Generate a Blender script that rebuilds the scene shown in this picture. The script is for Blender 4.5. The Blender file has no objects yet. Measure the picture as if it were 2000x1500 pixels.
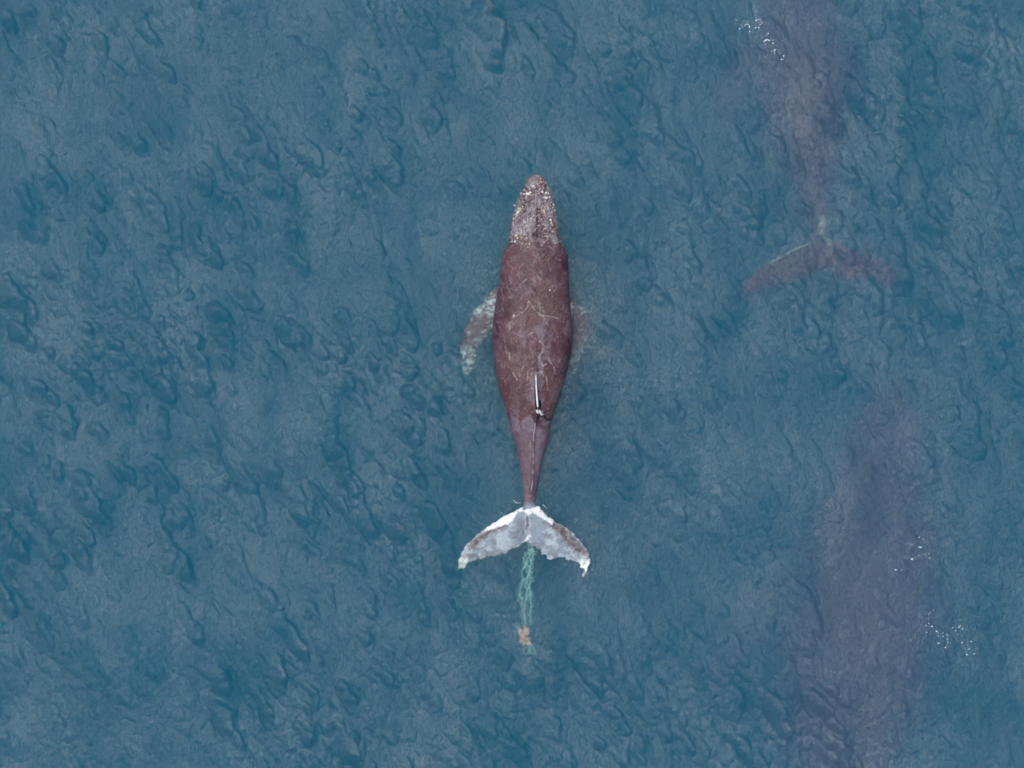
import bpy, bmesh, math, random
import numpy as np
from mathutils import Vector, Matrix
from mathutils.bvhtree import BVHTree

R = math.radians
random.seed(7)
rng = np.random.default_rng(11)
scene = bpy.context.scene
col = scene.collection

# ------------------------------------------------------------------ camera, sky, sun, exposure
S = 1.0 / 60.0                      # metres of sea surface per photograph pixel (whale about 12 m long)
LENS = 60.0
CAM_H = 2000 * S * LENS / 36.0      # height of the drone above the sea
cam = bpy.data.cameras.new('camera')
cam.lens = LENS
cam.sensor_width = 36.0
cam.clip_start = 0.1
cam.clip_end = 9000.0
cam_o = bpy.data.objects.new('camera', cam)
col.objects.link(cam_o)
cam_o.location = (0, 0, CAM_H)
scene.camera = cam_o

SUN_EL, SUN_AZ = R(66), R(140)      # azimuth measured anticlockwise from +X: the sun stands to the left, a little up
world = bpy.data.worlds.new('World')
scene.world = world
world.use_nodes = True
wn, wl = world.node_tree.nodes, world.node_tree.links
wn.clear()
sky = wn.new('ShaderNodeTexSky')
sky.sky_type = 'NISHITA'
sky.sun_disc = False
sky.sun_elevation = SUN_EL
sky.sun_rotation = math.pi / 2 - SUN_AZ
sky.altitude = 0
sky.air_density = 1.0
sky.dust_density = 3.0
sky.ozone_density = 1.0
hs = wn.new('ShaderNodeHueSaturation')
hs.inputs['Saturation'].default_value = 0.45
bg = wn.new('ShaderNodeBackground')
bg.inputs['Strength'].default_value = 0.07
wo = wn.new('ShaderNodeOutputWorld')
veil = wn.new('ShaderNodeMix')           # an even sheet of thin cloud over the whole sky
veil.data_type = 'RGBA'
veil.inputs['Factor'].default_value = 0.4
veil.inputs['B'].default_value = (4.8, 6.4, 8.2, 1)
wl.new(sky.outputs[0], hs.inputs['Color'])
wl.new(hs.outputs[0], veil.inputs['A'])
wl.new(veil.outputs['Result'], bg.inputs['Color'])
wl.new(bg.outputs[0], wo.inputs['Surface'])

sun = bpy.data.lights.new('sun', 'SUN')
sun.energy = 1.5
sun.angle = R(62)
sun.color = (1.0, 0.97, 0.93)
sun_o = bpy.data.objects.new('sun', sun)
col.objects.link(sun_o)
sdir = Vector((math.cos(SUN_AZ) * math.cos(SUN_EL), math.sin(SUN_AZ) * math.cos(SUN_EL), math.sin(SUN_EL)))
sun_o.rotation_euler = sdir.to_track_quat('Z', 'Y').to_euler()
sun_o.location = (0, 0, 60)

scene.view_settings.view_transform = 'Standard'
scene.view_settings.look = 'None'
scene.view_settings.gamma = 1.0
scene.view_settings.use_curve_mapping = False
scene.view_settings.exposure = 0.55
scene.render.engine = 'CYCLES'
cy = scene.cycles
cy.max_bounces = 8
cy.diffuse_bounces = 2
cy.glossy_bounces = 2
cy.transmission_bounces = 4
cy.volume_bounces = 2
cy.transparent_max_bounces = 12
cy.caustics_reflective = False
cy.caustics_refractive = True
cy.use_adaptive_sampling = False
cy.use_denoising = True
cy.sampling_pattern = 'BLUE_NOISE'
cy.pixel_filter_type = 'BLACKMAN_HARRIS'
cy.filter_width = 1.5
cy.denoising_input_passes = 'RGB_ALBEDO_NORMAL'
cy.denoising_prefilter = 'NONE'
cy.sample_clamp_indirect = 4.0

# ------------------------------------------------------------------ helpers
def W(px, py, z=0.0):
    """photograph pixel -> metres on the sea surface"""
    return Vector(((px - 1000) * S, (750 - py) * S, z))

def at_depth(px, py, z):
    """the point at height z that the camera sees at a photograph pixel"""
    k = (CAM_H - z) / CAM_H
    return Vector(((px - 1000) * S * k, (750 - py) * S * k, z))

_tab = rng.random((512, 512))
def vnoise(x, y, seed=0):
    x = np.asarray(x, float) + seed * 37.17
    y = np.asarray(y, float) + seed * 91.73
    xi, yi = np.floor(x).astype(int), np.floor(y).astype(int)
    fx, fy = x - xi, y - yi
    fx, fy = fx * fx * (3 - 2 * fx), fy * fy * (3 - 2 * fy)
    a, b = _tab[xi % 512, yi % 512], _tab[(xi + 1) % 512, yi % 512]
    c, d = _tab[xi % 512, (yi + 1) % 512], _tab[(xi + 1) % 512, (yi + 1) % 512]
    return (a * (1 - fx) + b * fx) * (1 - fy) + (c * (1 - fx) + d * fx) * fy

def fbm(x, y, oct=4, seed=0):
    s, a, t = 0.0, 1.0, 0.0
    for k in range(oct):
        s = s + a * vnoise(x * 2 ** k, y * 2 ** k, seed + k * 3)
        t += a
        a *= 0.55
    return s / t

def sstep(a, b, x):
    t = np.clip((x - a) / (b - a), 0, 1)
    return t * t * (3 - 2 * t)

def poly_sd(x, y, poly):
    """signed distance to a closed polygon, negative inside"""
    d = np.full(x.shape, 1e9)
    inside = np.zeros(x.shape, bool)
    n = len(poly)
    for i in range(n):
        ax, ay = poly[i]
        bx, by = poly[(i + 1) % n]
        ex, ey = bx - ax, by - ay
        wx, wy = x - ax, y - ay
        t = np.clip((wx * ex + wy * ey) / (ex * ex + ey * ey + 1e-9), 0, 1)
        d = np.minimum(d, (wx - ex * t) ** 2 + (wy - ey * t) ** 2)
        if by != ay:
            c = ((ay > y) != (by > y)) & (x < (bx - ax) * (y - ay) / (by - ay) + ax)
            inside ^= c
    d = np.sqrt(d)
    return np.where(inside, -d, d)

def line_d(x, y, pts):
    d = np.full(x.shape, 1e9)
    for (ax, ay), (bx, by) in zip(pts[:-1], pts[1:]):
        ex, ey = bx - ax, by - ay
        wx, wy = x - ax, y - ay
        t = np.clip((wx * ex + wy * ey) / (ex * ex + ey * ey + 1e-9), 0, 1)
        d = np.minimum(d, (wx - ex * t) ** 2 + (wy - ey * t) ** 2)
    return np.sqrt(d)

def tag(o, label=None, cat=None, group=None, kind=None):
    for k, v in (('label', label), ('category', cat), ('group', group), ('kind', kind)):
        if v:
            o[k] = v
    return o

def link(name, me, parent=None, mat=None):
    o = bpy.data.objects.new(name, me)
    col.objects.link(o)
    if parent is not None:
        o.parent = parent
    if mat is not None and not me.materials:
        me.materials.append(mat)
    return o

def smooth(me):
    me.polygons.foreach_set('use_smooth', np.ones(len(me.polygons), bool))

def nodes_of(name):
    m = bpy.data.materials.new(name)
    m.use_nodes = True
    nt = m.node_tree
    nt.nodes.clear()
    return m, nt.nodes, nt.links

# ------------------------------------------------------------------ water: surface waves
def fft_sea(n, size, wind, spread, lam_peak, lam_min, seed, steep, power=4):
    r = np.random.default_rng(seed)
    k1 = np.fft.fftfreq(n, size / n) * 2 * np.pi
    kx, ky = np.meshgrid(k1, k1, indexing='ij')
    k = np.hypot(kx, ky)
    k[0, 0] = 1e-6
    kp, kc = 2 * np.pi / lam_peak, 2 * np.pi / lam_min
    amp = k ** (-steep) * np.exp(-0.75 * (kp / k) ** 2) * np.exp(-(k / kc) ** 2)
    c = (kx * wind[0] + ky * wind[1]) / k
    amp *= np.sqrt((1 - spread) * np.abs(c) ** power + spread)
    amp[0, 0] = 0
    h = amp * (r.normal(size=(n, n)) + 1j * r.normal(size=(n, n)))
    H = np.fft.ifft2(h)
    sc = 1 / np.std(H.real)
    h = h * sc
    H = np.fft.ifft2(h).real
    DX = np.fft.ifft2(-1j * kx / k * h).real
    DY = np.fft.ifft2(-1j * ky / k * h).real
    return H, DX, DY

N, SZ = 1024, 51.2
wdir = np.array((0.88, 0.47))
H1, X1, Y1 = fft_sea(N, SZ, wdir, 0.012, 1.9, 0.16, 3, 1.75, 8)
H3, X3, Y3 = fft_sea(N, SZ, np.array((0.75, 0.66)), 0.25, 7.0, 2.5, 9, 2.4)
H2, X2, Y2 = fft_sea(N, SZ, np.array((0.6, -0.8)), 0.5, 0.5, 0.11, 5, 1.8)

def samp(F, x, y):
    u, v = (x / SZ * N) % N, (y / SZ * N) % N
    i, j = np.floor(u).astype(int) % N, np.floor(v).astype(int) % N
    fu, fv = u - np.floor(u), v - np.floor(v)
    i1, j1 = (i + 1) % N, (j + 1) % N
    return (F[i, j] * (1 - fu) + F[i1, j] * fu) * (1 - fv) + (F[i, j1] * (1 - fu) + F[i1, j1] * fu) * fv

def axis(half, step):
    a = np.arange(-half, half + step * 0.5, step)
    out, d, p = [], step, half
    while p < 4000:
        d *= 1.16
        p += d
        out.append(p)
    out = np.array(out)
    return np.concatenate((-out[::-1], a, out))

A1, A2, A3 = 0.066, 0.0095, 0.11
WHALE_AXIS = [tuple(W(1046, 342)[:2]), tuple(W(1045, 700)[:2]), tuple(W(1035, 1060)[:2])]
def sea_wake(x, y):
    """short steep wake ridges that run off the right side of the tail stock, and rings round the head"""
    z = np.zeros_like(x)
    for (a, b, amp, wid) in (((1078, 828), (1190, 752), -0.024, 0.08), ((1080, 815), (1150, 772), -0.022, 0.07),
                             ((1075, 850), (1172, 800), -0.018, 0.08), ((1070, 880), (1120, 850), -0.015, 0.08),
                             ((975, 800), (905, 760), 0.025, 0.12), ((985, 830), (930, 800), 0.02, 0.1)):
        pa, pb = W(*a), W(*b)
        wob = 0.35 * (fbm(x * 1.2, y * 1.2, 4, 40) - 0.5)
        d = line_d(x + wob, y + wob, [(pa.x, pa.y), (pb.x, pb.y)])
        z += (amp * np.exp(-(d / wid) ** 2) - 0.6 * amp * np.exp(-((d - 2 * wid) / wid) ** 2)) * sstep(.35, .6, fbm(x * 1.1, y * 1.1, 3, 41))
    return z

def sea_height(x, y):
    far = np.clip((np.hypot(x, y) - 60) / 400, 0, 1)
    grp = 0.45 + 1.1 * sstep(0.3, 0.7, fbm(x / 5.0, y / 5.0, 3, 21))
    dw = line_d(x, y, WHALE_AXIS)
    calm = 0.45 + 0.55 * sstep(1.4, 4.6, dw)
    g = grp * calm * (1 - far)
    h1 = samp(H1, x, y)
    crest = np.clip(h1 - 0.65, 0, None) ** 1.25          # only the highest wavelets steepen
    side = 1.0 - 0.35 * sstep(-6, 6, x)
    h = A1 * g * (0.55 * h1 + 1.5 * crest * side) + A2 * (0.5 + 0.5 * g) * (1 - far) * samp(H2, x, y) + A3 * calm * (1 - far) * samp(H3, x, y) + sea_wake(x, y)
    return h, A1 * g * 1.5 * crest * side

xs, ys = axis(18.6, 0.05), axis(14.2, 0.05)
GX, GY = np.meshgrid(xs, ys, indexing='ij')
gh, gg = sea_height(GX, GY)
CH = 1.2
near = np.clip(1 - (np.hypot(GX, GY) - 60) / 400, 0, 1)
LEAN = 0.75                                                 # crests lean forward: a steep front, a gentle back
gx = GX + CH * near * (0.6 * A1 * samp(X1, GX, GY) + A2 * samp(X2, GX, GY)) + LEAN * gg * wdir[0]
gy = GY + CH * near * (0.6 * A1 * samp(Y1, GX, GY) + A2 * samp(Y2, GX, GY)) + LEAN * gg * wdir[1]
nx, ny = GX.shape
co = np.stack((gx, gy, gh), -1).reshape(-1, 3)
idx = np.arange(nx * ny).reshape(nx, ny)
quads = np.stack((idx[:-1, :-1], idx[1:, :-1], idx[1:, 1:], idx[:-1, 1:]), -1).reshape(-1, 4)
me = bpy.data.meshes.new('water_surface')
me.vertices.add(len(co))
me.vertices.foreach_set('co', co.ravel())
me.loops.add(quads.size)
me.loops.foreach_set('vertex_index', quads.ravel())
me.polygons.add(len(quads))
me.polygons.foreach_set('loop_start', np.arange(len(quads)) * 4)
me.update(calc_edges=True)
smooth(me)

m, n, l = nodes_of('rippled_water')
tc = n.new('ShaderNodeTexCoord')
def ripple(scale, rot, stretch, detail, dist, rough=0.6):
    mp = n.new('ShaderNodeMapping')
    mp.inputs['Rotation'].default_value = (0, 0, rot)
    mp.inputs['Scale'].default_value = (scale * stretch, scale, scale)
    l.new(tc.outputs['Object'], mp.inputs['Vector'])
    t = n.new('ShaderNodeTexNoise')
    t.inputs['Scale'].default_value = 1.0
    t.inputs['Detail'].default_value = detail
    t.inputs['Roughness'].default_value = rough
    t.inputs['Distortion'].default_value = dist
    l.new(mp.outputs[0], t.inputs['Vector'])
    return t
r1 = ripple(2.2, R(-28), 2.4, 5, 0.7, 0.7)
r2 = ripple(9.0, R(-35), 1.9, 3, 0.5, 0.7)
b1 = n.new('ShaderNodeBump')
b1.inputs['Strength'].default_value = 1.0
b1.inputs['Distance'].default_value = 0.042
b2 = n.new('ShaderNodeBump')
b2.inputs['Strength'].default_value = 1.0
b2.inputs['Distance'].default_value = 0.055
l.new(r1.outputs['Fac'], b1.inputs['Height'])
l.new(r2.outputs['Fac'], b2.inputs['Height'])
l.new(b1.outputs[0], b2.inputs['Normal'])
r3 = ripple(17.0, R(30), 1.5, 2, 0.4, 0.6)
b3 = n.new('ShaderNodeBump')
b3.inputs['Strength'].default_value = 1.0
b3.inputs['Distance'].default_value = 0.030
l.new(r3.outputs['Fac'], b3.inputs['Height'])
l.new(b2.outputs[0], b3.inputs['Normal'])
# reflectance after Schlick, the same from above and below the surface
F0 = 0.088
ge = n.new('ShaderNodeNewGeometry')
dt = n.new('ShaderNodeVectorMath')
dt.operation = 'DOT_PRODUCT'
l.new(b3.outputs[0], dt.inputs[0])
l.new(ge.outputs['Incoming'], dt.inputs[1])
def math_node(op, a, b=None):
    k = n.new('ShaderNodeMath')
    k.operation = op
    for i, v in enumerate((a, b)):
        if v is None:
            continue
        if isinstance(v, float):
            k.inputs[i].default_value = v
        else:
            l.new(v, k.inputs[i])
    return k.outputs[0]
cosv = math_node('MINIMUM', math_node('ABSOLUTE', dt.outputs['Value']), 1.0)
schl = math_node('POWER', math_node('SUBTRACT', 1.0, cosv), 5.0)
# noise put into the reflectance imitates zones and flecks of stronger and weaker sky reflection
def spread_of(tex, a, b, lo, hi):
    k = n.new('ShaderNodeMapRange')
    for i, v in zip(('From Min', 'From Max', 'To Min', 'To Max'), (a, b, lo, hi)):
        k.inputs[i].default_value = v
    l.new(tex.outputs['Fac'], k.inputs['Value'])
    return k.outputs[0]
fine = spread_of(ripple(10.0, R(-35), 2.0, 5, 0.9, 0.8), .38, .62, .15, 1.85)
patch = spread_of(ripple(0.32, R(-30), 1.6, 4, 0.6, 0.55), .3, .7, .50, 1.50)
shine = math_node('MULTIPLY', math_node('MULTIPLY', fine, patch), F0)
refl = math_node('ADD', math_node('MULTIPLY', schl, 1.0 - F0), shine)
gl = n.new('ShaderNodeBsdfGlossy')
gl.inputs['Roughness'].default_value = 0.276
l.new(b3.outputs[0], gl.inputs['Normal'])
tr = n.new('ShaderNodeBsdfTransparent')
rf = n.new('ShaderNodeBsdfRefraction')
rf.inputs['IOR'].default_value = 1.33
rf.inputs['Roughness'].default_value = 0.29
l.new(b3.outputs[0], rf.inputs['Normal'])
tm = n.new('ShaderNodeMixShader')
tm.inputs['Fac'].default_value = 0.42
l.new(tr.outputs[0], tm.inputs[1])
l.new(rf.outputs[0], tm.inputs[2])
mx = n.new('ShaderNodeMixShader')
out = n.new('ShaderNodeOutputMaterial')
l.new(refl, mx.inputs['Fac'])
l.new(tm.outputs[0], mx.inputs[1])
l.new(gl.outputs[0], mx.inputs[2])
l.new(mx.outputs[0], out.inputs['Surface'])
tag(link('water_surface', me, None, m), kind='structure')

# body of the sea: absorbs red, scatters blue and green
m, n, l = nodes_of('sea_water')
SIG_S = (0.003, 0.097, 0.226)
SIG_A = (0.150, 0.086, 0.070)
def split(v):
    d = max(v)
    return tuple(c / d for c in v), d
vs, va, ad = n.new('ShaderNodeVolumeScatter'), n.new('ShaderNodeVolumeAbsorption'), n.new('ShaderNodeAddShader')
c, d = split(SIG_S)
vs.inputs['Color'].default_value = (*c, 1)
vs.inputs['Density'].default_value = d
d = max(SIG_A) * 1.02
va.inputs['Color'].default_value = (*(1 - a / d for a in SIG_A), 1)
va.inputs['Density'].default_value = d
out = n.new('ShaderNodeOutputMaterial')
l.new(vs.outputs[0], ad.inputs[0])
l.new(va.outputs[0], ad.inputs[1])
l.new(ad.outputs[0], out.inputs['Volume'])
bm = bmesh.new()
bmesh.ops.create_cube(bm, size=1)
for v in bm.verts:
    v.co = (v.co.x * 7600, v.co.y * 7600, -0.16 if v.co.z > 0 else -50.0)
me = bpy.data.meshes.new('water')
bm.to_mesh(me)
tag(link('water', me, None, m), kind='structure')

m, n, l = nodes_of('seabed_sand')
bs = n.new('ShaderNodeBsdfDiffuse')
t = n.new('ShaderNodeTexNoise')
cr = n.new('ShaderNodeValToRGB')
cr.color_ramp.elements[0].color = (0.20, 0.17, 0.12, 1)
cr.color_ramp.elements[1].color = (0.34, 0.30, 0.22, 1)
t.inputs['Scale'].default_value = 0.3
l.new(t.outputs['Fac'], cr.inputs['Fac'])
l.new(cr.outputs[0], bs.inputs['Color'])
out = n.new('ShaderNodeOutputMaterial')
l.new(bs.outputs[0], out.inputs['Surface'])
bm = bmesh.new()
bmesh.ops.create_grid(bm, x_segments=8, y_segments=8, size=4000)
for v in bm.verts:
    v.co.z = -51.0
me = bpy.data.meshes.new('seabed')
bm.to_mesh(me)
tag(link('seabed', me, None, m), kind='structure')

# ------------------------------------------------------------------ whale
OUT = [(341, 1041, 1054), (344, 1034, 1061), (350, 1029, 1066), (365, 1023, 1073), (380, 1016, 1079), (395, 1008, 1083), (410, 1003, 1086),
       (430, 999, 1089), (450, 997, 1092), (470, 994, 1096), (480, 991, 1099), (487, 985, 1105), (500, 980, 1110), (520, 978, 1111),
       (540, 976, 1112), (560, 973, 1112), (580, 970, 1113), (600, 967, 1114), (620, 964, 1116), (640, 962, 1119), (660, 962, 1119),
       (680, 963, 1117), (700, 965, 1114), (720, 967, 1110), (740, 970, 1105), (760, 975, 1099), (780, 981, 1092), (800, 988, 1084),
       (820, 993, 1078), (840, 998, 1075), (860, 1003, 1072), (880, 1008, 1066), (900, 1013, 1060), (920, 1017, 1056), (940, 1020, 1053),
       (960, 1022, 1049), (975, 1022, 1046), (990, 1021, 1047), (1005, 1018, 1048), (1020, 1022, 1044), (1035, 1028, 1038)]
RIDGE = [(341, 1047), (480, 1046), (700, 1046), (800, 1049), (850, 1042), (940, 1040), (990, 1034), (1035, 1032)]
TOP = [(341, .14), (350, .25), (400, .32), (450, .42), (480, .46), (500, .58), (580, .72), (650, .78), (740, .72), (800, .58), (860, .46),
       (920, .36), (975, .28), (1005, .22), (1035, .13)]
BOT = [(341, -.15), (380, -.6), (480, -1.4), (560, -1.8), (650, -1.9), (760, -1.6), (860, -1.0), (930, -.6), (990, -.25), (1035, -.05)]
oy = np.array([o[0] for o in OUT], float)

def lerp(tab, y):
    t = np.array(tab, float)
    return np.interp(y, t[:, 0], t[:, 1])

SINK = 0.10                         # the widest line of the flanks lies this far under water
def body_top(px, py):
    """height of the back at a photograph pixel, in metres (before remeshing)"""
    lft, rgt = np.interp(py, oy, [o[1] for o in OUT]), np.interp(py, oy, [o[2] for o in OUT])
    c = lerp(RIDGE, py)
    u = np.where(px > c, (px - c) / np.maximum(rgt - c, 1), (c - px) / np.maximum(c - lft, 1))
    return lerp(TOP, py) * np.sqrt(np.clip(1 - np.clip(u, 0, 1) ** 2.3, 0, 1)) - SINK

def body_mesh():
    yy = np.concatenate(([341.3], np.arange(343, 1036, 3.0)))
    M = 72
    V, F = [], []
    for y in yy:
        lf, rg, c = np.interp(y, oy, [o[1] for o in OUT]), np.interp(y, oy, [o[2] for o in OUT]), lerp(RIDGE, y)
        tp, bt = lerp(TOP, y), lerp(BOT, y)
        for k in range(M):
            a = 2 * math.pi * k / M
            ca, sa = math.cos(a), math.sin(a)
            e = 2 / 2.3
            sx = math.copysign(abs(ca) ** e, ca)
            sz = math.copysign(abs(sa) ** e, sa)
            px = c + sx * ((rg - c) if sx > 0 else (c - lf))
            z = sz * (tp if sz > 0 else -bt)
            V.append(W(px, y, z - SINK))
    for i in range(len(yy) - 1):
        for k in range(M):
            k1 = (k + 1) % M
            F.append((i * M + k, i * M + k1, (i + 1) * M + k1, (i + 1) * M + k))
    F.append(tuple(range(M - 1, -1, -1)))
    F.append(tuple((len(yy) - 1) * M + k for k in range(M)))
    return V, F

def resample(pts, m):
    p = np.array(pts, float)
    d = np.concatenate(([0], np.cumsum(np.linalg.norm(np.diff(p[:, :2], axis=0), axis=1))))
    t = np.linspace(0, d[-1], m)
    return np.stack([np.interp(t, d, p[:, k]) for k in range(p.shape[1])], -1)

def blade(lead, trail, zf, thick, m=60, q=14, rag=0):
    """a fin lofted between a leading and a trailing edge"""
    L, T = resample(lead, m), resample(trail, m)
    if rag:
        k = np.arange(m)
        for P, a in ((L, .35), (T, 1.0)):
            w = np.clip(k / 8, 0, 1)
            P[:, 0] += a * rag * 1.6 * (fbm(k * .4, k * 0 + lead[0][0], 3, 410) - .5) * 2 * w
            P[:, 1] += a * rag * 1.0 * (fbm(k * .4, k * 0 + lead[0][0], 3, 411) - .5) * 2 * w
    V, F = [], []
    ring = 2 * q
    for i in range(m):
        t = i / (m - 1)
        th = thick(t)
        for j in range(ring):
            if j < q:
                s, sg = j / (q - 1), 1
            else:
                s, sg = 1 - (j - q + 0.5) / q, -1
            prof = (max(s, 0.0) ** 0.5) * (1 - s) * 2.2 + 0.22 * (4 * s * (1 - s)) ** 0.5
            p = L[i] * (1 - s) + T[i] * s
            V.append(W(p[0], p[1], zf(t, s) + sg * th * prof * 0.5))
    for i in range(m - 1):
        for j in range(ring):
            j1 = (j + 1) % ring
            F.append((i * ring + j, i * ring + j1, (i + 1) * ring + j1, (i + 1) * ring + j))
    F.append(tuple(range(ring - 1, -1, -1)))
    F.append(tuple((m - 1) * ring + j for j in range(ring)))
    return V, F

FL_L = ([(1034, 984), (1018, 990), (999, 1000), (975, 1012), (948, 1030), (925, 1049), (908, 1065), (900, 1083), (893, 1098), (895, 1111)],
        [(1034, 1064), (1024, 1059), (1008, 1071), (985, 1081), (962, 1088), (940, 1092), (925, 1096), (915, 1103), (905, 1109), (898, 1113)])
FL_R = ([(1030, 984), (1052, 988), (1064, 1003), (1080, 1014), (1100, 1025), (1118, 1039), (1138, 1060), (1149, 1077), (1153, 1095), (1148, 1115)],
        [(1030, 1064), (1038, 1066), (1050, 1075), (1062, 1084), (1075, 1091), (1101, 1093), (1120, 1094), (1131, 1104), (1138, 1116), (1142, 1130)])
PC_L = ([(985, 556), (966, 562), (950, 575), (942, 592), (926, 601), (915, 622), (904, 645), (898, 668), (896, 695), (899, 718), (905, 732)],
        [(985, 640), (966, 636), (957, 645), (950, 657), (941, 668), (935, 680), (930, 694), (926, 706), (922, 718), (917, 727), (910, 734)])
PC_R = ([(1090, 556), (1110, 566), (1126, 584), (1141, 597), (1153, 612), (1157, 632), (1152, 655), (1146, 675), (1140, 692), (1134, 710), (1125, 728)],
        [(1090, 640), (1106, 642), (1114, 656), (1115, 668), (1115, 680), (1114, 690), (1114, 700), (1113, 710), (1113, 718), (1114, 724), (1118, 730)])

def whale_mesh(name, voxel, fins=True):
    parts = [body_mesh()]
    parts.append(blade(*FL_L, lambda t, s: 0.075 - 0.085 * t ** 3 - 0.035 * s, lambda t: 0.22 * (1 - t) ** 1.2 + 0.055, m=90, rag=6.5))
    parts.append(blade(*FL_R, lambda t, s: 0.065 - 0.085 * t ** 3 - 0.04 * s, lambda t: 0.22 * (1 - t) ** 1.2 + 0.055, m=90, rag=6.5))
    parts.append(blade(*PC_L, lambda t, s: -0.42 - 0.50 * t - 0.05 * s, lambda t: 0.26 * (1 - t) ** 0.8 + 0.07, rag=2.5))
    parts.append(blade(*PC_R, lambda t, s: -0.55 - 0.8 * t - 0.05 * s, lambda t: 0.26 * (1 - t) ** 0.8 + 0.07, rag=2.5))
    # dorsal hump and hooked fin
    V, F = [], []
    st = [(728, 1046, .015, .02), (745, 1046, .03, .07), (765, 1047.5, .045, .16), (785, 1049, .055, .27), (797, 1051, .055, .33), (806, 1055, .05, .31), (813, 1060, .04, .24), (817, 1063, .03, .12)]
    st = resample([(a[1], a[0], a[2], a[3]) for a in st], 30)
    for (px, py, hw, h) in st:
        b = float(body_top(np.array(px), np.array(py)))
        for k in range(10):
            a = 2 * math.pi * k / 10
            p = W(px, py)
            V.append(Vector((p.x + math.cos(a) * hw * (1.0 if math.sin(a) > -0.2 else 1.9), p.y, b + (math.sin(a) * .5 + .5) * (h + 0.15) - 0.15)))
    for i in range(29):
        for k in range(10):
            F.append((i * 10 + k, i * 10 + (k + 1) % 10, (i + 1) * 10 + (k + 1) % 10, (i + 1) * 10 + k))
    F.append(tuple(range(9, -1, -1)))
    F.append(tuple(290 + k for k in range(10)))
    parts.append((V, F))
    AV, AF = [], []
    for V, F in parts:
        o = len(AV)
        AV += V
        AF += [tuple(i + o for i in f) for f in F]
    me = bpy.data.meshes.new(name + '_raw')
    me.from_pydata([tuple(v) for v in AV], [], AF)
    bm = bmesh.new()
    bm.from_mesh(me)
    bmesh.ops.recalc_face_normals(bm, faces=bm.faces)
    bm.to_mesh(me)
    bm.free()
    tmp = bpy.data.objects.new(name + '_raw', me)
    col.objects.link(tmp)
    md = tmp.modifiers.new('remesh', 'REMESH')
    md.mode = 'VOXEL'
    md.voxel_size = voxel
    sm = tmp.modifiers.new('smooth', 'SMOOTH')
    sm.iterations = 3
    sm.factor = 0.5
    dg = bpy.context.evaluated_depsgraph_get()
    res = bpy.data.meshes.new_from_object(tmp.evaluated_get(dg))
    bpy.data.objects.remove(tmp)
    bpy.data.meshes.remove(me)
    res.name = name
    smooth(res)
    return res

def get_co(me):
    a = np.empty(len(me.vertices) * 3, np.float32)
    me.vertices.foreach_get('co', a)
    return a.reshape(-1, 3).astype(float)

def mixc(c, d, k):
    return c * (1 - k[:, None]) + np.array(d)[None, :] * k[:, None]

MAUVE = (0.108, 0.044, 0.056)
DARK = (0.056, 0.021, 0.033)
LILAC = (0.185, 0.140, 0.180)
BROWN = (0.125, 0.060, 0.060)
WHITE = (0.82, 0.80, 0.80)
STEEL = (0.26, 0.31, 0.37)

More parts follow.
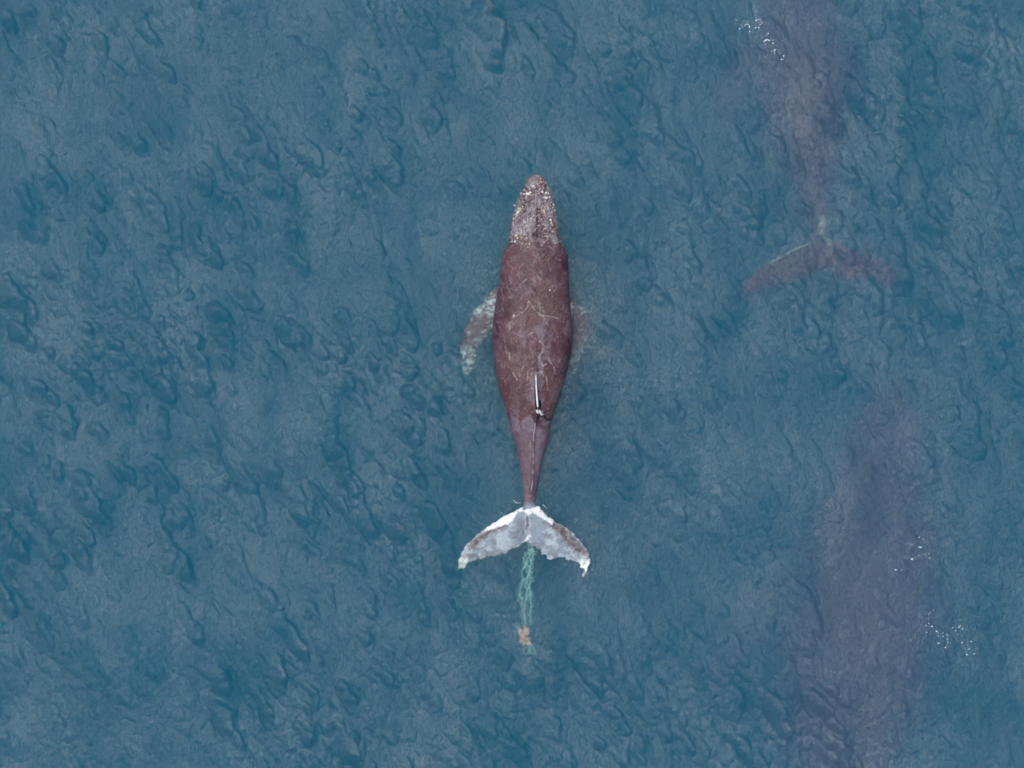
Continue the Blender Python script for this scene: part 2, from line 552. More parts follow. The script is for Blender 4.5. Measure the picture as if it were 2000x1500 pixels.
def paint(me, pale_body=True):
    """skin pigment, with painted sheen on the back and highlight and shade at the dorsal fin: mottling, scratches and scars, white fluke and flipper patches, from each vertex's own place on the animal"""
    v = get_co(me)
    px, py, z = v[:, 0] / S + 1000, 750 - v[:, 1] / S, v[:, 2]
    wx = px + 10 * (fbm(px / 14, py / 14, 3, 1) - .5)
    wy = py + 10 * (fbm(px / 14, py / 14, 3, 2) - .5)
    c = np.tile(np.array(MAUVE), (len(v), 1))
    c = mixc(c, DARK, sstep(.45, .7, fbm(px / 30, py / 45, 4, 5)) * .9)
    c = mixc(c, BROWN, sstep(.45, .72, fbm(px / 45, py / 60, 4, 6)) * .9)
    dome = np.exp(-(((px - 1062) / 35) ** 2 + ((py - 605) / 35) ** 2))
    c = mixc(c, (0.12, 0.072, 0.066), np.clip(dome * .8, 0, 1))
    li = sstep(.50, .68, fbm(wx / 16, wy / 26, 4, 7))
    zone = np.exp(-((px - lerp(RIDGE, py)) / 26) ** 2) * sstep(600, 680, py) + 1.35 * sstep(790, 850, py) + .85 * (1 - sstep(440, 492, py + 12 * (fbm(px / 12, py / 12, 3, 9) - .5)))  # lilac mottling; along the midline it paints the wet sheen of the back
    zone = zone + .8 * np.exp(-(((px - 1103) / 9) ** 2 + ((py - 630) / 26) ** 2))
    c = mixc(c, LILAC, np.clip(li * (0.15 + zone), 0, .9))
    # fine scratch net, denser on the back
    for sd, ang, ln in ((11, .5, 7), (12, 2.2, 6), (13, 1.3, 9)):
        a, b = px * math.cos(ang) + py * math.sin(ang), -px * math.sin(ang) + py * math.cos(ang)
        ww = 5 * fbm(px / 9, py / 9, 2, sd + 20)
        nn = np.abs(vnoise((a + ww) / ln * .35, (b + ww) / 1.9, sd) - .5)
        keep = sstep(.5, .68, fbm(px / 16, py / 16, 3, sd + 30))
        c = mixc(c, (0.28, 0.21, 0.24), (1 - sstep(.0, .09, nn)) * keep * .5)
        c = mixc(c, (0.035, 0.016, 0.026), (1 - sstep(.0, .06, np.abs(vnoise((a + ww) / ln * .4, (b - ww) / 2.2, sd + 3) - .5))) * (1 - keep) * .6)
    c = mixc(c, (0.17, 0.125, 0.155), .55 * sstep(815, 850, py + 20 * (fbm(px / 12, py / 20, 3, 75) - .5)) * (1 - sstep(972, 985, py)))
    # single long scars
    SC = (0.46, 0.40, 0.39)
    scars = [((1043, 650), (1036, 652), (1031, 656)), ((1059, 657), (1058, 664), (1053, 668), (1062, 676), (1058, 688), (1052, 697)),
             ((1058, 688), (1068, 694), (1072, 704)), ((1050, 690), (1054, 708), (1060, 715), (1066, 711)), ((1072, 704), (1080, 716), (1084, 730)),
             ((994, 690), (996, 702)), ((1002, 728), (1010, 742)), ((1022, 715), (1015, 735)), ((1005, 615), (998, 632), (996, 645)),
             ((1003, 622), (1020, 612), (1028, 605), (1032, 590)), ((1055, 617), (1078, 620), (1092, 624)), ((1048, 540), (1056, 548)),
             ((1016, 556), (1030, 546)), ((1032, 590), (1040, 602), (1052, 614), (1064, 625)), ((1040, 720), (1034, 745), (1040, 760)),
             ((1067, 735), (1068, 762)), ((1030, 728), (1031, 752)), ((1044, 730), (1058, 726), (1060, 735)), ((1003, 616), (1005, 619)),
             ((1072, 567), (1073, 570)), ((1018, 640), (1008, 668)), ((1038, 570), (1020, 580), (1012, 592)), ((1022, 488), (1060, 512)), ((1070, 500), (1074, 530)),
             ((1050, 500), (1040, 520)), ((1090, 560), (1080, 572)), ((992, 560), (1000, 590)), ((1080, 640), (1090, 660)), ((985, 660), (990, 690))]
    jx = px + 3 * (fbm(px / 5, py / 5, 2, 50) - .5)
    for q, s in enumerate(scars):
        wdt = 0.9 if q < 6 else 0.6
        c = mixc(c, SC, (1 - sstep(wdt, wdt + .9, line_d(jx, py, s))) * (.48 if q < 20 else .22) * sstep(.25, .55, fbm(px / 5, py / 5, 2, 51)))
    # spine ridge of the tail stock
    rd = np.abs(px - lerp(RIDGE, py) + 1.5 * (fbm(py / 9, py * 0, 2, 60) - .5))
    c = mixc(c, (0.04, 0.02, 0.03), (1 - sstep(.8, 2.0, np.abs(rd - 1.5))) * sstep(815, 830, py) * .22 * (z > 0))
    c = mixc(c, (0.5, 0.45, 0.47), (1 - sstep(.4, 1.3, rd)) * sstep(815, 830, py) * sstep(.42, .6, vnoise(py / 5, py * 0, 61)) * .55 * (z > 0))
    # head: brown bumps, pale edge by the jaw, blowhole
    hd = 1 - sstep(458, 500, py + 40 * (fbm(px / 9, py / 14, 3, 72) - .5) + 8 * np.exp(-((px - 1014) / 8) ** 2))
    c = mixc(c, (0.10, 0.07, 0.06), hd * sstep(.55, .7, fbm(px / 6, py / 6, 3, 70)) * .7)
    c = mixc(c, (0.34, 0.30, 0.33), hd * .5 * sstep(.46, .66, fbm(px / 6, py / 8, 4, 73)))
    c = mixc(c, (0.28, 0.235, 0.265), hd * (.4 + .5 * sstep(400, 460, py)) * sstep(.45, .62, fbm(px / 9, py / 12, 3, 71)) * np.clip(sstep(28, 42, np.abs(px - 1046)) + .5 * np.exp(-((px - 1040) / 10) ** 2), 0, 1) * .9)
    c = mixc(c, (0.52, 0.47, 0.45), hd * sstep(.64, .74, fbm(px / 2.6, py / 2.6, 2, 74)) * .8)
    c = mixc(c, (0.055, 0.03, 0.035), np.exp(-(((px - 1046) / 7) ** 2 + ((py - 458) / 16) ** 2)) * .8)
    c = mixc(c, (0.20, 0.045, 0.025), np.exp(-(((px - 1033) / 4) ** 2 + ((py - 349) / 4) ** 2)))
    # dorsal fin: scar and highlight painted white on the ridge, shade beside it painted black
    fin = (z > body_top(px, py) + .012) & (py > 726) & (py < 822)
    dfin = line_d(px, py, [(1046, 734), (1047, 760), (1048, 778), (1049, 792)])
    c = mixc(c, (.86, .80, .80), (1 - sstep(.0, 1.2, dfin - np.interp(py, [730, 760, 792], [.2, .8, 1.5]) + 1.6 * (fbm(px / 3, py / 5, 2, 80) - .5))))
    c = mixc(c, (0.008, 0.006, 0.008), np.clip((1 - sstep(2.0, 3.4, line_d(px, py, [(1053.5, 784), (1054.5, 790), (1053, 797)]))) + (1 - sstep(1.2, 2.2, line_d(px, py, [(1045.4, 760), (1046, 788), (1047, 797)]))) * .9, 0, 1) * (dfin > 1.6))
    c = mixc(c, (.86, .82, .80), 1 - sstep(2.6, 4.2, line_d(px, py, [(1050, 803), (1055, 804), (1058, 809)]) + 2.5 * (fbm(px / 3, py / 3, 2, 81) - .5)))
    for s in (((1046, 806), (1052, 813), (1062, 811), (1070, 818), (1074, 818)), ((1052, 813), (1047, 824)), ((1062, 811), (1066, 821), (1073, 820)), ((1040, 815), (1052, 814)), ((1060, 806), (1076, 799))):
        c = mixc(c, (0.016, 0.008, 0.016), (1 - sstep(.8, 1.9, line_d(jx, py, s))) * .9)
    # flukes
    fl = sstep(978, 990, py + 5 * (fbm(px / 8, py / 8, 2, 90) - .5)) * (z > -.3)
    fc = np.tile(np.array(STEEL), (len(v), 1))
    fc = mixc(fc, (0.17, 0.19, 0.24), sstep(.42, .65, fbm(px / 14, py / 22, 4, 91)) * np.exp(-((px - 1030) / 28) ** 2))
    fc = mixc(fc, (0.19, 0.17, 0.19), .5 * sstep(.5, .68, fbm(wx / 14, wy / 7, 4, 95)))
    fc = mixc(fc, (0.40, 0.46, 0.50), sstep(.45, .62, fbm(wx / 12, wy / 8, 4, 92)) * sstep(15, 40, np.abs(px - 1030)))
    rag = 5 * (fbm(px / 5, py / 4, 3, 93) - .5)
    brL = poly_sd(wx, wy, [(990, 1018), (975, 1022), (950, 1033), (925, 1052), (910, 1068), (914, 1076), (930, 1068), (950, 1052), (972, 1036), (990, 1030)])
    brR = poly_sd(wx, wy, [(1070, 1014), (1084, 1016), (1118, 1040), (1140, 1063), (1150, 1080), (1148, 1094), (1130, 1084), (1108, 1062), (1088, 1046), (1074, 1030)])
    fc = mixc(fc, (0.125, 0.085, 0.095), (1 - sstep(-7, 4, np.minimum(brL, brR) + rag)) * (.6 + .4 * sstep(.35, .55, fbm(px / 5, py / 5, 3, 99))))
    wL = poly_sd(wx, wy, [(1022, 985), (1000, 996), (975, 1010), (947, 1028), (940, 1036), (948, 1036), (968, 1026), (990, 1024), (1004, 1010), (1010, 998), (1022, 996)])
    wR = poly_sd(wx, wy, [(1040, 992), (1054, 986), (1066, 1000), (1080, 1013), (1077, 1022), (1066, 1014), (1050, 1006), (1042, 1002)])
    wC = poly_sd(wx, wy, [(1023, 995), (1041, 994), (1038, 1002), (1033, 1008), (1028, 1003)])
    wD = poly_sd(px, wy, [(1035, 1042), (1037, 1047), (1030, 1056), (1022, 1058), (1028, 1051)])
    fc = mixc(fc, WHITE, 1 - sstep(-2, 2.5, np.minimum(np.minimum(wL, wR), np.minimum(wC, wD)) + rag * .8))
    c2 = np.abs(px - 1029.5 + 4 * (fbm(py / 8, py * 0, 2, 94) - .5))
    fc = mixc(fc, (0.10, 0.11, 0.14), (1 - sstep(1.5, 4, c2)) * (py < 1042) * (py > 1008) * .6)
    fc = mixc(fc, (0.5, 0.55, 0.58), (1 - sstep(.5, 1.4, np.abs(c2 - 4))) * (py < 1040) * (py > 1004) * .5)
    edge = 1 - sstep(2, 6, np.minimum(np.abs(poly_sd(px, py, FL_L[0] + FL_L[1][::-1])), np.abs(poly_sd(px, py, FL_R[0] + FL_R[1][::-1]))) + rag)
    fc = mixc(fc, (0.48, 0.52, 0.55), edge * .55 * sstep(1000, 1030, py) * sstep(.35, .6, fbm(px / 6, py / 6, 2, 96)))
    tips = np.clip(np.exp(-(((px - 900) / 11) ** 2 + ((py - 1100) / 13) ** 2)) + np.exp(-(((px - 1143) / 11) ** 2 + ((py - 1110) / 18) ** 2)), 0, 1)
    fc = mixc(fc, (0.85, 0.88, 0.82), np.clip(tips * 1.8 * sstep(.2, .5, fbm(px / 5, py / 5, 3, 97)), 0, 1))
    fc = mixc(fc, (0.50, 0.42, 0.16), np.exp(-(((px - 897) / 5) ** 2 + ((py - 1103) / 8) ** 2)) * .7 * sstep(.4, .6, vnoise(px / 3, py / 3, 98)))
    c = c * (1 - fl[:, None]) + fc * fl[:, None]
    # flippers: mottled white and mauve
    side = ((px < np.interp(py, oy, [o[1] for o in OUT]) - 1) | (px > np.interp(py, oy, [o[2] for o in OUT]) + 1)) & (py > 540) & (py < 745)
    pc = np.tile(np.array((0.12, 0.075, 0.09)), (len(v), 1))
    w1 = np.exp(-(((px - 932) / 12) ** 2 + ((py - 606) / 6) ** 2)) + np.exp(-(((px - 958) / 9) ** 2 + ((py - 600) / 28) ** 2)) + sstep(655, 705, py + 12 * (fbm(px / 9, py / 9, 2, 100) - .5)) * .9 \
        + np.exp(-(((px - 938) / 8) ** 2 + ((py - 660) / 8) ** 2)) * .7 + np.exp(-(((px - 1117) / 3) ** 2 + ((py - 597) / 9) ** 2)) + .6 * np.exp(-(((px - 1140) / 14) ** 2 + ((py - 604) / 6) ** 2))
    w1 = w1 * 1.0 * sstep(.45, .62, fbm(wx / 5, wy / 4, 3, 101)) + .8 * sstep(.66, .74, fbm(wx / 5, wy / 5, 3, 102))
    pc = mixc(pc, (0.62, 0.86, 0.86), np.clip(w1, 0, 1))
    c = np.where(side[:, None], pc, c)
    a = me.color_attributes.new('pigment', 'FLOAT_COLOR', 'POINT')
    a.data.foreach_set('color', np.concatenate((np.clip(c, 0, 1), np.ones((len(v), 1))), 1).astype(np.float32).ravel())

def relief(me):
    """bumps of the head, ridge of the rostrum, nostril swelling and skin folds"""
    v = get_co(me)
    px, py = v[:, 0] / S + 1000, 750 - v[:, 1] / S
    up = v[:, 2] > 0
    d = .05 * np.exp(-((px - 1046) / 3.5) ** 2) * sstep(352, 380, py) * (1 - sstep(430, 452, py))
    d += .09 * np.exp(-(((px - 1046) / 12) ** 2 + ((py - 460) / 18) ** 2)) - .07 * np.exp(-(((px - 1042) / 2) ** 2 + ((py - 460) / 8) ** 2)) - .07 * np.exp(-(((px - 1050) / 2) ** 2 + ((py - 460) / 8) ** 2))
    r = np.random.default_rng(4)
    for k in range(46):
        sd = r.choice((-1, 1))
        y = r.uniform(358, 440)
        w = (lerp(OUT, y) - 1046)
        x = 1046 + sd * r.uniform(.35, .9) * abs(w)
        d += .035 * np.exp(-(((px - x) / 2.0) ** 2 + ((py - y) / 2.0) ** 2))
    d += .035 * (fbm(px / 10, py / 14, 3, 120) - .5)
    d += .05 * np.exp(-((px - lerp(RIDGE, py)) / 3) ** 2) * sstep(640, 720, py) * (1 - sstep(960, 990, py))
    v[:, 2] += np.where(up & (py < 980), d, 0)
    fl = (py > 990) & (v[:, 2] > -.3)
    v[:, 2] += np.where(fl, .03 * (fbm(px / 7, py / 7, 3, 121) - .5), 0)
    me.vertices.foreach_set('co', v.astype(np.float32).ravel())
    me.update()

m, n, l = nodes_of('whale_skin')
at = n.new('ShaderNodeAttribute')
at.attribute_name = 'pigment'
tc = n.new('ShaderNodeTexCoord')
t = n.new('ShaderNodeTexNoise')
t.inputs['Scale'].default_value = 22
t.inputs['Detail'].default_value = 5
t.inputs['Roughness'].default_value = .7
l.new(tc.outputs['Object'], t.inputs['Vector'])
mr = n.new('ShaderNodeMapRange')
mr.inputs['From Min'].default_value = .3
mr.inputs['From Max'].default_value = .7
mr.inputs['To Min'].default_value = .74
mr.inputs['To Max'].default_value = 1.26
l.new(t.outputs['Fac'], mr.inputs['Value'])
mu = n.new('ShaderNodeMix')
mu.data_type = 'RGBA'
mu.blend_type = 'MULTIPLY'
mu.inputs['Factor'].default_value = 1
l.new(at.outputs['Color'], mu.inputs['A'])
l.new(mr.outputs[0], mu.inputs['B'])
bp = n.new('ShaderNodeBump')
bp.inputs['Distance'].default_value = .02
bp.inputs['Strength'].default_value = .6
l.new(t.outputs['Fac'], bp.inputs['Height'])
pb = n.new('ShaderNodeBsdfPrincipled')
pb.inputs['Roughness'].default_value = .36
pb.inputs['Specular IOR Level'].default_value = .28
l.new(mu.outputs['Result'], pb.inputs['Base Color'])
l.new(bp.outputs[0], pb.inputs['Normal'])
out = n.new('ShaderNodeOutputMaterial')
l.new(pb.outputs[0], out.inputs['Surface'])
SKIN = m

def simple(name, colr, rough=.6, var=.3, scale=30, spec=.3):
    m, n, l = nodes_of(name)
    tc = n.new('ShaderNodeTexCoord')
    t = n.new('ShaderNodeTexNoise')
    t.inputs['Scale'].default_value = scale
    l.new(tc.outputs['Object'], t.inputs['Vector'])
    cr = n.new('ShaderNodeValToRGB')
    cr.color_ramp.elements[0].position = .3
    cr.color_ramp.elements[1].position = .7
    cr.color_ramp.elements[0].color = (*(c * (1 - var) for c in colr), 1)
    cr.color_ramp.elements[1].color = (*(min(1, c * (1 + var)) for c in colr), 1)
    l.new(t.outputs['Fac'], cr.inputs['Fac'])
    p = n.new('ShaderNodeBsdfPrincipled')
    p.inputs['Roughness'].default_value = rough
    p.inputs['Specular IOR Level'].default_value = spec
    l.new(cr.outputs[0], p.inputs['Base Color'])
    o = n.new('ShaderNodeOutputMaterial')
    l.new(p.outputs[0], o.inputs['Surface'])
    return m

whale_me = whale_mesh('whale', 0.026)
far_me = whale_me.copy()
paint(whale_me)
relief(whale_me)
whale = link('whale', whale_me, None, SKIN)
tag(whale, 'scarred mauve brown humpback whale at the surface with pale flukes and barnacled head', 'whale', 'whales swimming')

# barnacles on the head
wv = get_co(whale_me)
dg = bpy.context.evaluated_depsgraph_get()
bvh = BVHTree.FromObject(whale, dg)
def on_skin(px, py):
    p = W(px, py, 5)
    hit = bvh.ray_cast(p, Vector((0, 0, -1)))
    return hit[0] if hit[0] is not None else W(px, py, 0)

def barnacle_mesh(seed):
    r = random.Random(seed)
    bm = bmesh.new()
    k = 7
    lo = [bm.verts.new((math.cos(2 * math.pi * i / k) * r.uniform(.85, 1.15), math.sin(2 * math.pi * i / k) * r.uniform(.85, 1.15), -.3)) for i in range(k)]
    hi = [bm.verts.new((v.co.x * .55, v.co.y * .55, .75)) for v in lo]
    dip = bm.verts.new((0, 0, .4))
    for i in range(k):
        j = (i + 1) % k
        bm.faces.new((lo[i], lo[j], hi[j], hi[i]))
        bm.faces.new((hi[i], hi[j], dip))
    me = bpy.data.meshes.new('barnacle')
    bm.to_mesh(me)
    bm.free()
    return me
BARN = [simple('barnacle_white', (.80, .78, .72), .7, .1), simple('barnacle_tan', (.52, .47, .33), .7, .2), simple('barnacle_grey', (.40, .36, .36), .7, .2)]
protos = []
for mi, mm in enumerate(BARN):
    for k in range(2):
        bme = barnacle_mesh(mi * 5 + k)
        bme.materials.append(mm)
        protos.append(bme)
BSPOTS = [(1032, 380, 3.4, 0), (1029, 379, 2.6, 0), (1036, 377, 2.4, 0), (1023, 380, 2.8, 0), (1018, 378, 2.2, 0), (1025, 371, 2, 0), (1041, 365, 2.2, 0), (1059, 376, 2.6, 0),
          (1066, 378, 2.6, 0), (1071, 379, 2.6, 0), (1067, 388, 2.8, 0), (1073, 386, 2.6, 0), (1050, 375, 1.8, 2), (1005, 401, 2.4, 0), (1081, 400, 2.4, 0), (1080, 406, 1.8, 0), (1083, 412, 1.6, 0),
          (1011, 416, 2.8, 0), (1010, 421, 2.6, 1), (1016, 409, 3.2, 1), (1014, 414, 3.2, 1), (1021, 405, 2.2, 1), (1062, 413, 3.2, 1), (1063, 417, 2.4, 1), (1075, 431, 2.6, 0), (1076, 437, 2.6, 1), (1078, 441, 2.2, 1),
          (1009, 461, 3.4, 1), (1011, 466, 2.6, 1), (1006, 473, 2.2, 0), (1004, 428, 2.4, 1), (1003, 436, 2.2, 2), (1028, 362, 2, 2), (1066, 358, 2.6, 2), (1070, 366, 2.2, 2), (1035, 352, 2.6, 2), (1056, 350, 2.4, 2),
          (1019, 389, 2, 2), (1077, 396, 2, 2), (1074, 447, 1.8, 1), (1087, 424, 2, 2), (1029, 444, 2, 2), (1069, 465, 2.2, 2), (1117, 594, 2.8, 0), (1118, 598, 2.2, 0), (1073, 568.5, 1.6, 0), (1004, 618, 1.6, 0)]
for q, (bx, by, br, mi) in enumerate(BSPOTS):
    b = link('barnacle', protos[mi * 2 + q % 2], whale)
    p = on_skin(bx, by)
    b.location = p
    k = br * S * 1.05
    b.scale = (k, k, k * .7)
    b.rotation_euler = (0, 0, q * 1.3)

# ------------------------------------------------------------------ whales under the surface
def paint_far(me):
    v = get_co(me)
    px, py = v[:, 0] / S + 1000, 750 - v[:, 1] / S
    w = v.copy()
    w[:, 1] = np.where(py > 990, W(0, 990).y + (v[:, 1] - W(0, 990).y) * .78, v[:, 1])     # flatter flukes
    me.vertices.foreach_set('co', w.astype(np.float32).ravel())
    me.update()
    c = np.tile(np.array((0.060, 0.016, 0.038)), (len(v), 1))
    c = mixc(c, (0.09, 0.028, 0.05), sstep(.45, .7, fbm(px / 30, py / 40, 4, 200)))
    e = 1 - sstep(3.5, 8.0, line_d(px + 6 * (fbm(px / 7, py / 7, 2, 201) - .5), py, FL_L[0][1:5]))
    c = mixc(c, (0.80, 0.92, 0.90), e * .95 * sstep(.3, .5, fbm(px / 8, py / 8, 3, 203)))
    e = 1.4 * np.exp(-(((px - 1043) / 9) ** 2 + ((py - 968) / 16) ** 2)) + np.exp(-(((px - 1048) / 4) ** 2 + ((py - 1000) / 18) ** 2))
    c = mixc(c, (0.75, 0.85, 0.82), np.clip(e * 1.3 * sstep(.3, .55, fbm(px / 5, py / 5, 3, 202)), 0, 1))
    a = me.color_attributes.new('pigment', 'FLOAT_COLOR', 'POINT')
    a.data.foreach_set('color', np.concatenate((c, np.ones((len(v), 1))), 1).astype(np.float32).ravel())
paint_far(far_me)

def far_whale(px, py, z, rot, pitch, scale, label, me):
    """a whale whose fluke notch lies at that pixel"""
    o = link('whale', me, None, SKIN)
    pivot = W(1030, 1050)
    mtx = Matrix.Translation(at_depth(px, py, z)) @ Matrix.Rotation(rot, 4, 'Z') @ Matrix.Rotation(pitch, 4, 'X') @ Matrix.Diagonal((scale * 1.12, scale, scale, 1)) @ Matrix.Translation(-pivot)
    o.matrix_world = mtx
    tag(o, label, 'whale', 'whales swimming')
    return o
far_whale(1604, 532, -2.2, R(5), R(-11), 1.1, 'submerged whale at upper right whose dim flukes have a pale leading edge', far_me)
far_whale(1582, 1925, -4.3, R(-6), R(1), 1.8, 'largest deep whale, only a blurred purple shape at lower right', far_me)

# ------------------------------------------------------------------ trailing rope and bundle
def tube(bm, pts, rad, seg=6):
    pts = [Vector(p) for p in pts]
    rings = []
    for i, p in enumerate(pts):
        d = (pts[min(i + 1, len(pts) - 1)] - pts[max(i - 1, 0)]).normalized()
        a = d.cross(Vector((0, 0, 1)))
        a = a.normalized() if a.length > 1e-4 else Vector((1, 0, 0))
        b = a.cross(d)
        r = rad(i / (len(pts) - 1)) if callable(rad) else rad
        rings.append([bm.verts.new(p + (a * math.cos(2 * math.pi * k / seg) + b * math.sin(2 * math.pi * k / seg)) * r) for k in range(seg)])
    for A, B in zip(rings[:-1], rings[1:]):
        for k in range(seg):
            f = bm.faces.new((A[k], A[(k + 1) % seg], B[(k + 1) % seg], B[k]))
            f.smooth = True
    bm.faces.new(rings[0][::-1])
    bm.faces.new(rings[-1])

ROPE = [simple('pale_green_rope', (.32, .66, .60), .8, .25, 12), simple('grey_green_rope', (.22, .52, .50), .8, .25, 12)]
rope = bpy.data.objects.new('tangled_rope', None)
col.objects.link(rope)
rope.location = W(1031, 1064, -.05)
tag(rope, 'pale green tangle of frayed rope trailing from the notch of the whale flukes', 'rope')
paths = [[(1033, 1050), (1036, 1068), (1034, 1085), (1038, 1100), (1033, 1118), (1030, 1128), (1032, 1145), (1028, 1162), (1027, 1178), (1024, 1195), (1026, 1215), (1026, 1226)],
         [(1031, 1056), (1034, 1075), (1027, 1090), (1028, 1105), (1024, 1112), (1019, 1118), (1020, 1130), (1018, 1145), (1017, 1160), (1020, 1172), (1019, 1186), (1022, 1192), (1024, 1210), (1027, 1222)],
         [(1037, 1058), (1041, 1078), (1039, 1095), (1035, 1110), (1034, 1122), (1033, 1135), (1035, 1150), (1036, 1165), (1038, 1180), (1037, 1196), (1037, 1212), (1036, 1226)],
         [(1040, 1068), (1036, 1082), (1030, 1094), (1027, 1110), (1030, 1122), (1027, 1136), (1029, 1150), (1027, 1168), (1025, 1186)],
         [(1025, 1080), (1024, 1098), (1030, 1106), (1036, 1118), (1038, 1130), (1044, 1138)],
         [(1042, 1090), (1039, 1110), (1032, 1128), (1022, 1142), (1016, 1142)],
         [(1018, 1160), (1014, 1164), (1018, 1170)], [(1034, 1140), (1037, 1156), (1040, 1172)]]
for q, ps in enumerate(paths):
    bm = bmesh.new()
    r = random.Random(q)
    cp = resample(ps, max(8, int(len(ps) * 6)))
    L3 = []
    for i, (x, y) in enumerate(cp):
        dz = -.10 - .0019 * (y - 1050) - .05 * math.sin(i * .35 + q)
        L3.append(W(x + 1.1 * math.sin(i * .31 + q * 2) + r.uniform(-1.7, 1.7), y + r.uniform(-1, 1), dz) - rope.location)
    tube(bm, L3, .021 if q < 4 else .015)
    # frayed ends and loops along the strand
    for k in range(9 if q < 4 else 5):
        i = r.randrange(2, len(L3) - 2)
        p = L3[i]
        a = r.uniform(0, 6.28)
        q2 = [p + Vector((math.cos(a + j * r.uniform(.1, .6)) * .035 * j, math.sin(a + j * .3) * .035 * j - .02 * j, r.uniform(-.02, .02))) for j in range(5)]
        tube(bm, q2, lambda t: .015 * (1 - .6 * t), 4)
    me = bpy.data.meshes.new('strand')
    bm.to_mesh(me)
    bm.free()
    link('strand', me, rope, ROPE[q % 2])

bundle = bpy.data.objects.new('crumpled_bundle', None)
col.objects.link(bundle)
bundle.location = W(1023, 1244, -.32)
tag(bundle, 'small crumpled tan orange bundle hanging at the far end of the trailing rope', 'bundle')
TAN = [simple('tan_fabric', (.60, .50, .43), .8, .3, 9), simple('orange_fabric', (.54, .40, .30), .8, .3, 9), simple('yellow_fabric', (.58, .52, .36), .8, .3, 9)]
for q, (x, y, rx, ry, mi) in enumerate([(1017, 1237, 7, 8, 0), (1028, 1236, 8, 9, 0), (1022, 1246, 8, 7, 1), (1030, 1251, 7, 6, 0), (1019, 1253, 6, 6, 1), (1033, 1259, 6, 5, 2), (1024, 1258, 7, 4, 2), (1025, 1229, 4, 6, 1)]):
    bm = bmesh.new()
    bmesh.ops.create_icosphere(bm, subdivisions=3, radius=1)
    for v in bm.verts:
        c = v.co
        f = 1 + .6 * (float(fbm(np.array(c.x * 1.8 + q * 5), np.array(c.y * 1.8 + c.z * 2), 3, 300)) - .5) * 2
        v.co = Vector((c.x * rx * .8 * S * f, c.y * ry * .8 * S * f, c.z * .07 * f))
    for f in bm.faces:
        f.smooth = True
    me = bpy.data.meshes.new('lump')
    bm.to_mesh(me)
    bm.free()
    o = link('lump', me, bundle, TAN[mi])
    o.location = W(x, y, -.34 + .03 * (q % 3)) - bundle.location
for q, ps in enumerate([[(1032, 1262), (1036, 1268), (1032, 1276), (1029, 1278)], [(1036, 1262), (1044, 1270), (1044, 1278), (1041, 1281)], [(1034, 1264), (1037, 1272), (1036, 1280)], [(1012, 1232), (1008, 1224), (1009, 1219)], [(1016, 1230), (1012, 1222)]]):
    bm = bmesh.new()
    cp = resample(ps, 10)
    tube(bm, [W(x + .8 * math.sin(i + q), y, -.33) - bundle.location for i, (x, y) in enumerate(cp)], .017, 5)
    me = bpy.data.meshes.new('cord_end')
    bm.to_mesh(me)
    bm.free()
    link('cord_end', me, bundle, ROPE[0])

# ------------------------------------------------------------------ bubbles and foam
FOAM = simple('white_foam', (.88, .88, .86), .5, .06)
def foam(name, spots, label, cat):
    bm = bmesh.new()
    for (x, y, r) in spots:
        p = W(x, y)
        h, _ = sea_height(np.array([p.x]), np.array([p.y]))
        mt = Matrix.Translation((p.x, p.y, float(h[0]) + .02)) @ Matrix.Diagonal((r * S * random.uniform(.7, 1.35), r * S * random.uniform(.7, 1.0), r * S * .4, 1))
        bmesh.ops.create_icosphere(bm, subdivisions=1, radius=1, matrix=mt)
    me = bpy.data.meshes.new(name)
    bm.to_mesh(me)
    bm.free()
    o = link(name, me, None, FOAM)
    tag(o, label, cat, None, 'stuff')
def arc(cx, cy, r, a0, a1, k, rad):
    return [(cx + r * math.cos(R(a0 + (a1 - a0) * i / (k - 1))), cy - r * math.sin(R(a0 + (a1 - a0) * i / (k - 1))), rad) for i in range(k)]
def scat(cx, cy, sx, sy, k, r0, r1, tilt=0):
    o = []
    for _ in range(k):
        u, v = random.gauss(0, sx), random.gauss(0, sy)
        o.append((cx + u * math.cos(tilt) - v * math.sin(tilt), cy + u * math.sin(tilt) + v * math.cos(tilt), r0 + (r1 - r0) * random.random() ** 3))
    return o
foam('surface_bubbles', arc(1459, 52, 5, 170, 10, 9, .9) + [(1464, 52, 2), (1465, 61, 1.6), (1476, 54, 2), (1482, 54, 1.4), (1438, 40, 1.2), (1444, 56, 1.2)] + scat(1483, 42, 6, 4, 22, .5, 1.2) + scat(1446, 50, 5, 5, 9, .4, .9) + scat(1462, 48, 14, 6, 12, .3, .7),
     'bright arc of white bubbles above the flank of the upper right whale', 'bubbles')
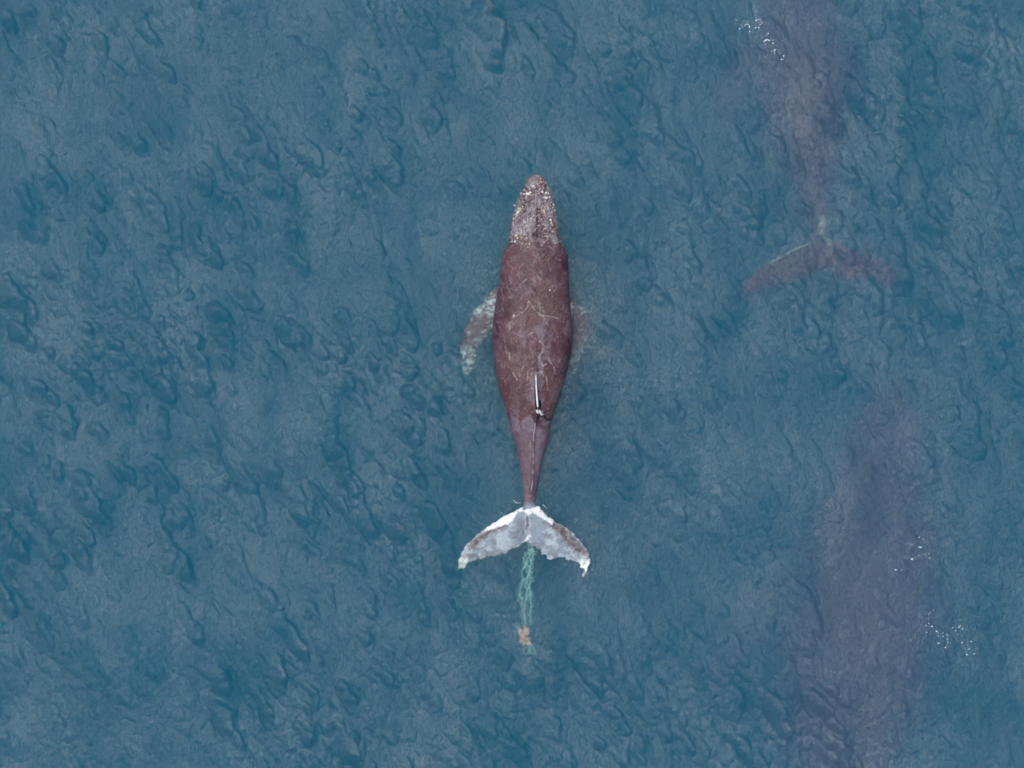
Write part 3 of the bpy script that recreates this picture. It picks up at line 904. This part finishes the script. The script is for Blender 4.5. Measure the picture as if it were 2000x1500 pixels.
foam('surface_bubbles', arc(1498, 84, 6, 150, 40, 8, 1.2) + [(1509.5, 85, 2.1), (1500, 66, 1.3), (1498, 69, 1.1), (1513, 98, 1.7), (1511, 101, 1.3), (1512, 106, 1.2), (1531, 109, 1.7), (1526, 116, 1.8)] + scat(1512, 96, 20, 6, 34, .4, 1.0, R(40)) + scat(1488, 89, 5, 4, 12, .4, .9),
     'diagonal streak of white bubbles running down right from a small curl', 'bubbles')
foam('surface_bubbles', [(1797.5, 1050, 1.5), (1805, 1054, 1.1), (1778.5, 1063, 1.2), (1784, 1064.5, 1.6), (1797, 1069, 1.3), (1800, 1070, 1.6), (1803, 1069, 1.1), (1816.5, 1082.5, 1.4), (1796.5, 1085.5, 1), (1809, 1083.5, .9), (1768, 1089, 1.1), (1774, 1091, .9), (1782.5, 1092.5, 1.7), (1818, 1091, 1.2), (1749.5, 1113, 1.5), (1761, 1113, 1.1)] + scat(1795, 1072, 13, 12, 14, .3, .8),
     'sparse white bubbles beside the middle of the deep whale at lower right', 'bubbles')
foam('surface_bubbles', [(1824, 1192, .9), (1817, 1197, 1), (1814.5, 1200, 1), (1813, 1208, 1), (1809, 1221.5, 1.3), (1814, 1218, 1.4), (1820, 1223, 1.6), (1810, 1235, 1.4), (1829, 1233, 1.6), (1833, 1236, 1.1), (1841.5, 1236, 1.3), (1832, 1241.5, 1.2), (1841.5, 1243, 1.5), (1850, 1240, 1.7), (1851, 1248.5, 1.6), (1851, 1254, 1.3), (1832, 1255.5, 1.5), (1846, 1264.5, 1.2), (1862.5, 1226.5, 1.4), (1868.5, 1233, 1.3), (1875.5, 1226, 1.5), (1882, 1229.5, 1.5), (1878, 1223, 1.2), (1878, 1212.5, 1.2), (1881, 1256, 1.5), (1894.5, 1268.5, 1.2), (1890, 1279.5, 1.4), (1904.5, 1278, 1.6), (1899, 1254, 1.1), (1937, 1274, 1)] + scat(1850, 1240, 22, 16, 24, .3, .8),
     'widest ring of scattered white bubbles, nearest the lower right corner', 'bubbles')
foam('splash_foam', [(1004 + i * 1.6, 978 + 2.2 * math.sin(i * .5) + i * .6, 1.0 - .06 * i) for i in range(9)] + [(1060 + i * 1.2, 986 + i * 1.1, .9 - .07 * i) for i in range(8)] + scat(990, 1003, 12, 5, 14, .4, .9) + scat(1082, 1015, 8, 4, 8, .4, .8),
     'thin white splash curls beside the tail stock of the surfaced whale', 'foam')
